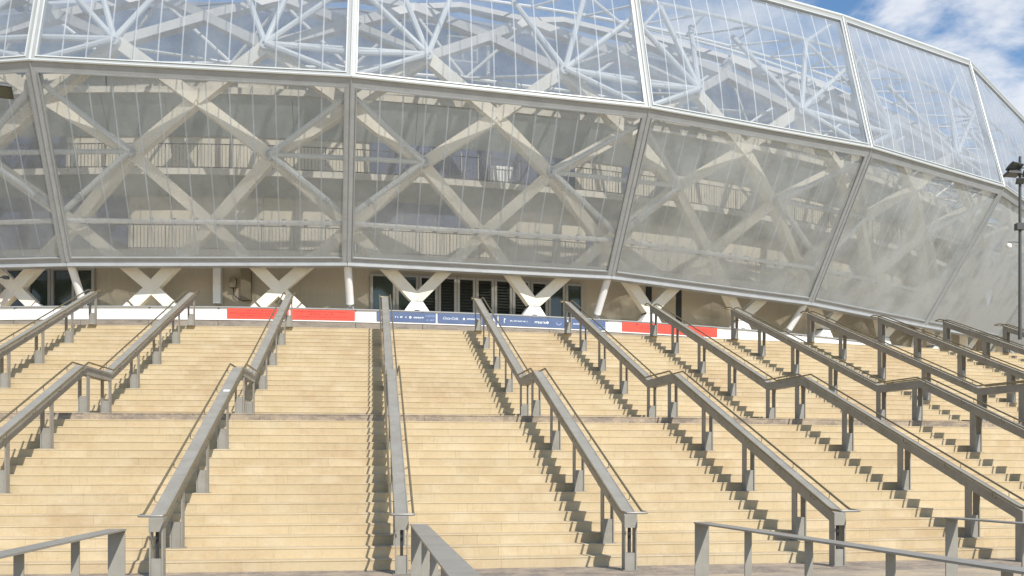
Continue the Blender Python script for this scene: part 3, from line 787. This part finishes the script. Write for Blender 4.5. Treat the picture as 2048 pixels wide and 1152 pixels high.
# ------------------------------------------------------------------ stair railings
HB, K0, K3 = .994, -.949, 37.22
def rail_pts(dz=0.):
    return [(K0 * T, HB + K0 * RI + dz), (N1 * T, N1 * RI + HB + dz), (N1 * T + LD, N1 * RI + HB + dz), (K3 * T + LD, K3 * RI + HB + dz)]
def beam_top(y):
    P = rail_pts()
    for a, b in zip(P, P[1:]):
        if y <= b[0]:
            return a[1] + (b[1] - a[1]) * (y - a[0]) / (b[0] - a[0])
    return P[-1][1]
def make_railing():
    root = empty('stair_railing', (0, 0, 0), 0, 'x', 'railing', 'grey steel stair railings')
    b = MB(); hw, dp = .1, .19
    sec = [(-hw, -dp), (-hw, 0), (-hw + .016, 0), (-hw + .022, -.008), (hw - .022, -.008), (hw - .016, 0), (hw, 0), (hw, -dp)]
    b.loft([[(x, y, z + dz) for (x, dz) in sec] for (y, z) in rail_pts()]); b.build('beam', 'steel', root)
    for yj in (1.15, 3.9, 6.35, N1 * T + LD + 1.0, N1 * T + LD + 3.4, N1 * T + LD + 5.9):     # sleeve joints
        b = MB(); b.loft([[(x * 1.02, y, beam_top(y) + dz * 1.02 + (.003 if dz > -.01 else -.002)) for (x, dz) in ((-hw, -dp), (-hw, 0), (hw, 0), (hw, -dp))] for y in (yj - .035, yj + .035)]); b.build('sleeve_joint', 'steel', root)
    for sgn in (-1, 1):
        b = MB(); x = sgn * .165; P = rail_pts(.06)
        y0, z0 = P[0]; y3, z3 = P[3]
        path = [(x, y0 - .27, z0 - .012), (x, y0 - .02, z0 - .002), (x, y0 + .10, z0 + .04)]
        path += [(x, y, z) for (y, z) in P[1:3]] + [(x, y3 - .05, z3 - .02), (x, y3 + .12, z3 + .015), (x, y3 + .28, z3 - .01)]
        b.sweep(path, .019, 8)
        yy = .25
        while yy < y3 - .2:          # brackets
            z = beam_top(yy)
            b.sweep([(x, yy, z + .05), (x, yy, z - .03), (sgn * .095, yy, z - .06)], .007, 5)
            yy += 1.22
        b.build('handrail', 'tube', root, True)
    for (y, z) in ((rail_pts(.06)[0][0] - .27, rail_pts(.06)[0][1] - .012), (rail_pts(.06)[3][0] + .28, rail_pts(.06)[3][1] - .01)):
        sg = -1 if y < 0 else 1
        b = MB(); b.sweep([(-.165, y, z), (-.15, y + sg * .03, z), (-.12, y + sg * .04, z), (.12, y + sg * .04, z), (.15, y + sg * .03, z), (.165, y, z)], .019, 8)
        b.build('end_loop', 'loop' if sg < 0 else 'tube', root, True)
    posts = [(K0 * T + .09, 0, .27)] + [(k * T + .17, k * RI, .40) for k in (2, 7, 12)] + [(N1 * T + .2, N1 * RI, .36), (N1 * T + LD - .02, N1 * RI, .36)] + \
            [(k * T + LD + .17, k * RI, .36) for k in (22, 27, 32)] + [(NT * T + LD + .0, NT * RI, .36)]
    for q, (y, z, ch) in enumerate(posts):
        b = MB()
        ztop = min(beam_top(y - .085), beam_top(y + .085)) - .05
        for sgn in (-1, 1):
            xa, xb = sorted((sgn * .074, sgn * .094))
            b.box((xa, y - .085, z), (xb, y + .085, ztop))
        po = b.build('post', 'steel', root)
        b = MB(); b.box((-.072, y - .065, z), (.072, y + .06, z + ch)); b.build('cover_plate', 'steel', po)
        if q == 0:
            b = MB(); b.box((-.022, y - .02, z + ch), (.022, y + .02, ztop - .12)); b.build('insert', 'gap', po)
        b = MB(); b.box((-.13, y - .11, z + .001), (.13, y + .11, z + .012)); b.build('base_plate', 'steel', po)
    return root
TH_R, DTH = .14434, .03113
labels = {
 -3: 'grey railing nearest the left edge, its head under the leftmost leaning white column',
 -2: 'grey railing on the left, its head below a crossed strut and the white cabinet',
 -1: 'grey railing carrying the small white sticker, its head before the two red banners',
 0: 'grey railing seen head-on as a straight band in the middle of the steps',
 1: 'grey railing whose head stands before the louvred doors, amid the blue banners',
 2: 'grey railing whose head stands at the right end of the blue banners',
 3: 'grey railing whose head stands in front of the red banner on the right',
 4: 'grey railing whose head stands on plain white barrier just right of the right red banner',
 5: 'grey railing whose head stands just right of the third leaning white column',
 6: 'grey railing third from the right, its head under the low edge of the film panels',
 7: 'grey railing second from the right edge, next but one to the lamp post',
 8: 'grey railing at the far right, its head beside the foot of the lamp post',
}
proto = make_railing()
rails = {}
for n in range(-3, 9):
    o = proto if n == -3 else copy_tree(proto)
    th = TH_R + n * DTH
    o.location = arc(R0, th, 0); o.rotation_euler = (0, 0, th)
    o['label'] = labels[n]; o['category'] = 'railing'; o['group'] = 'grey steel stair railings'
    rails[n] = o
# sticker on the railing
yk = 13.1 * T
a = Vector((0, 0, 0)); th = TH_R - DTH
b = MB(); b.box((-.055, -.05, .0), (.06, .05, .004))
o = b.build('sticker', 'wink'); sl = math.atan(RI / T)
mt = Matrix.Translation(arc(R0, th, 0)) @ Matrix.Rotation(th, 4, 'Z') @ Matrix.Translation(Vector((.02, yk, beam_top(yk) - .006))) @ Matrix.Rotation(sl, 4, 'X')
o.matrix_world = mt
tag(o, 'small white sticker on top of a sloping grey railing', 'sticker')

# ------------------------------------------------------------------ flat-bar guard rails on the lower pavement
def make_guard():
    root = empty('guard_rail', (0, 0, 0), 0, 'x', 'guard rail', 'flat topped grey guard rails in the foreground')
    b = MB(); b.box((-.095, -9.6, .885), (.095, .0, .903)); b.build('top_bar', 'steel', root)
    b = MB(); b.box((-.088, -.03, 0), (.088, -.012, .885)); b.build('end_post', 'steel', root)
    for k in range(1, 8):
        b = MB(); b.box((-.038, -1.36 * k - .01, 0), (.038, -1.36 * k + .01, .885)); b.build('post', 'steel', root)
    return root
gp = make_guard()
gl = {-1: 'flat topped grey guard rail in the bottom left corner', 0: 'flat topped grey guard rail running up to the foot of the straight central railing',
      1: 'flat topped grey guard rail crossing the bottom right, long with five posts showing', 2: 'thin looking grey guard rail at the right edge behind the longer one'}
for n in (-1, 0, 1, 2):
    o = gp if n == -1 else copy_tree(gp)
    rad = {-1: 114.24, 0: 113.75, 1: 113.9, 2: 113.4}[n]; th = {-1: .1170, 0: .1452, 1: .1748, 2: .2072}[n]
    o.location = arc(rad, th, 0); o.rotation_euler = (0, 0, th)
    o['label'] = gl[n]; o['category'] = 'guard rail'; o['group'] = 'flat topped grey guard rails in the foreground'

# ------------------------------------------------------------------ lamp posts
def flood(root, p, yaw, tilt, w=.5, d=.34):
    mt = Matrix.Translation(p) @ Matrix.Rotation(yaw, 4, 'Z') @ Matrix.Rotation(tilt, 4, 'X')
    b = MB(); b.loft([[mt @ Vector(q) for q in ((-w / 2, -d / 2, .0), (w / 2, -d / 2, .0), (w / 2, d / 2, .0), (-w / 2, d / 2, .0))],
                      [mt @ Vector(q) for q in ((-w / 2, -d / 2, .05), (w / 2, -d / 2, .05), (w / 2, d / 2, .05), (-w / 2, d / 2, .05))],
                      [mt @ Vector(q) for q in ((-w / 4, -d / 4, .17), (w / 4, -d / 4, .17), (w / 4, d / 4, .17), (-w / 4, d / 4, .17))]])
    h = b.build('lamp_head', 'pole', root)
    b = MB(); b.box((-w / 2 + .03, -d / 2 + .03, -.006), (w / 2 - .03, d / 2 - .03, -.001), mt); b.build('lens', 'glass', h)
    return h
YL = 33.0
XL = (2040 - 1024) / 1952.3 * YL
lp = empty('lamp_post', (XL, YL, NT * RI), 0, 'tall dark lamp post with floodlights and a dome camera at the right edge', 'lamp post')
def zl(y): return EYE + (938.1 - y) / 1952.3 * YL - NT * RI
b = MB(); b.sweep([(0, 0, 0), (0, 0, .4), (0, 0, zl(313))], .065, 10, r2=.045); b.build('pole', 'pole', lp, True)
flood(lp, Vector((-.24, -.15, zl(338))), .5, R_(-35), .56, .36); flood(lp, Vector((-.28, -.05, zl(351))), .2, R_(-12), .5, .32)
flood(lp, Vector((.26, -.1, zl(350))), -.4, R_(-20), .4, .3); flood(lp, Vector((-.06, -.14, zl(365))), -.1, R_(-60), .26, .2)
for zz in (337, 350):
    b = MB(); b.sweep([(-.3, 0, zl(zz) + .02), (.3, 0, zl(zz) + .02)], .022, 6); b.build('cross_arm', 'pole', lp, True)
b = MB(); b.box((-.15, -.12, zl(460)), (.15, .1, zl(447))); b.build('control_box', 'pole', lp)
b = MB(); b.sweep([(0, 0, zl(485)), (-.2, -.02, zl(484)), (-.40, -.05, zl(485)), (-.41, -.05, zl(488))], .016, 6); arm = b.build('camera_arm', 'pole', lp, True)
b = MB()
rings = []
for k in range(9):
    a = -math.pi / 2 + math.pi * k / 8
    rings.append([(-.41 + .1 * math.cos(a) * math.cos(c) + 1e-4 * math.cos(c), -.05 + .1 * math.cos(a) * math.sin(c) + 1e-4 * math.sin(c), zl(493) + .1 * math.sin(a)) for c in [2 * math.pi * j / 14 for j in range(14)]])
b.loft(rings); b.build('dome_camera', 'white', arm, True)
# left lamp: only its head reaches into the picture
pl = arc(R0 - ky(N1) - .9, .0475, N1 * RI)
ll = empty('lamp_post', pl, 0, 'lamp post whose dark floodlight tip pokes in at the left edge', 'lamp post')
YH = 21.4
hx = (2 - 1024) / 1952.3 * YH; hz = EYE + (938.1 - 178) / 1952.3 * YH
b = MB(); b.sweep([(0, 0, 0), (0, 0, .4), (0, 0, hz - pl.z + .5)], .075, 10, r2=.05); b.build('pole', 'pole', ll, True)
flood(ll, Vector((hx - pl.x - .02, YH - pl.y, hz - pl.z - .06)), .35, R_(-20), .5, .42)
b = MB(); b.sweep([(0, 0, hz - pl.z + .15), (hx - pl.x - .1, YH - pl.y, hz - pl.z + .08)], .025, 6); b.build('cross_arm', 'pole', ll, True)
# bracket lamp on the left strut
p = sp(-.37, -.2, 7.95)
wlm = empty('bracket_lamp', p, 0, 'small black lamp on a thin bracket at the left edge under the film panels', 'lamp')
b = MB(); b.sweep([(.0, 0, 0), (.78, -.05, .0)], .022, 6); b.sweep([(.1, 0, .0), (.38, -.02, .38)], .018, 6); b.build('bracket', 'black', wlm, True)
b = MB(); b.box((-.12, -.12, -.14), (.1, .1, .1)); b.box((.74, -.12, -.05), (.9, .06, .05)); b.build('lamp_head', 'black', wlm)
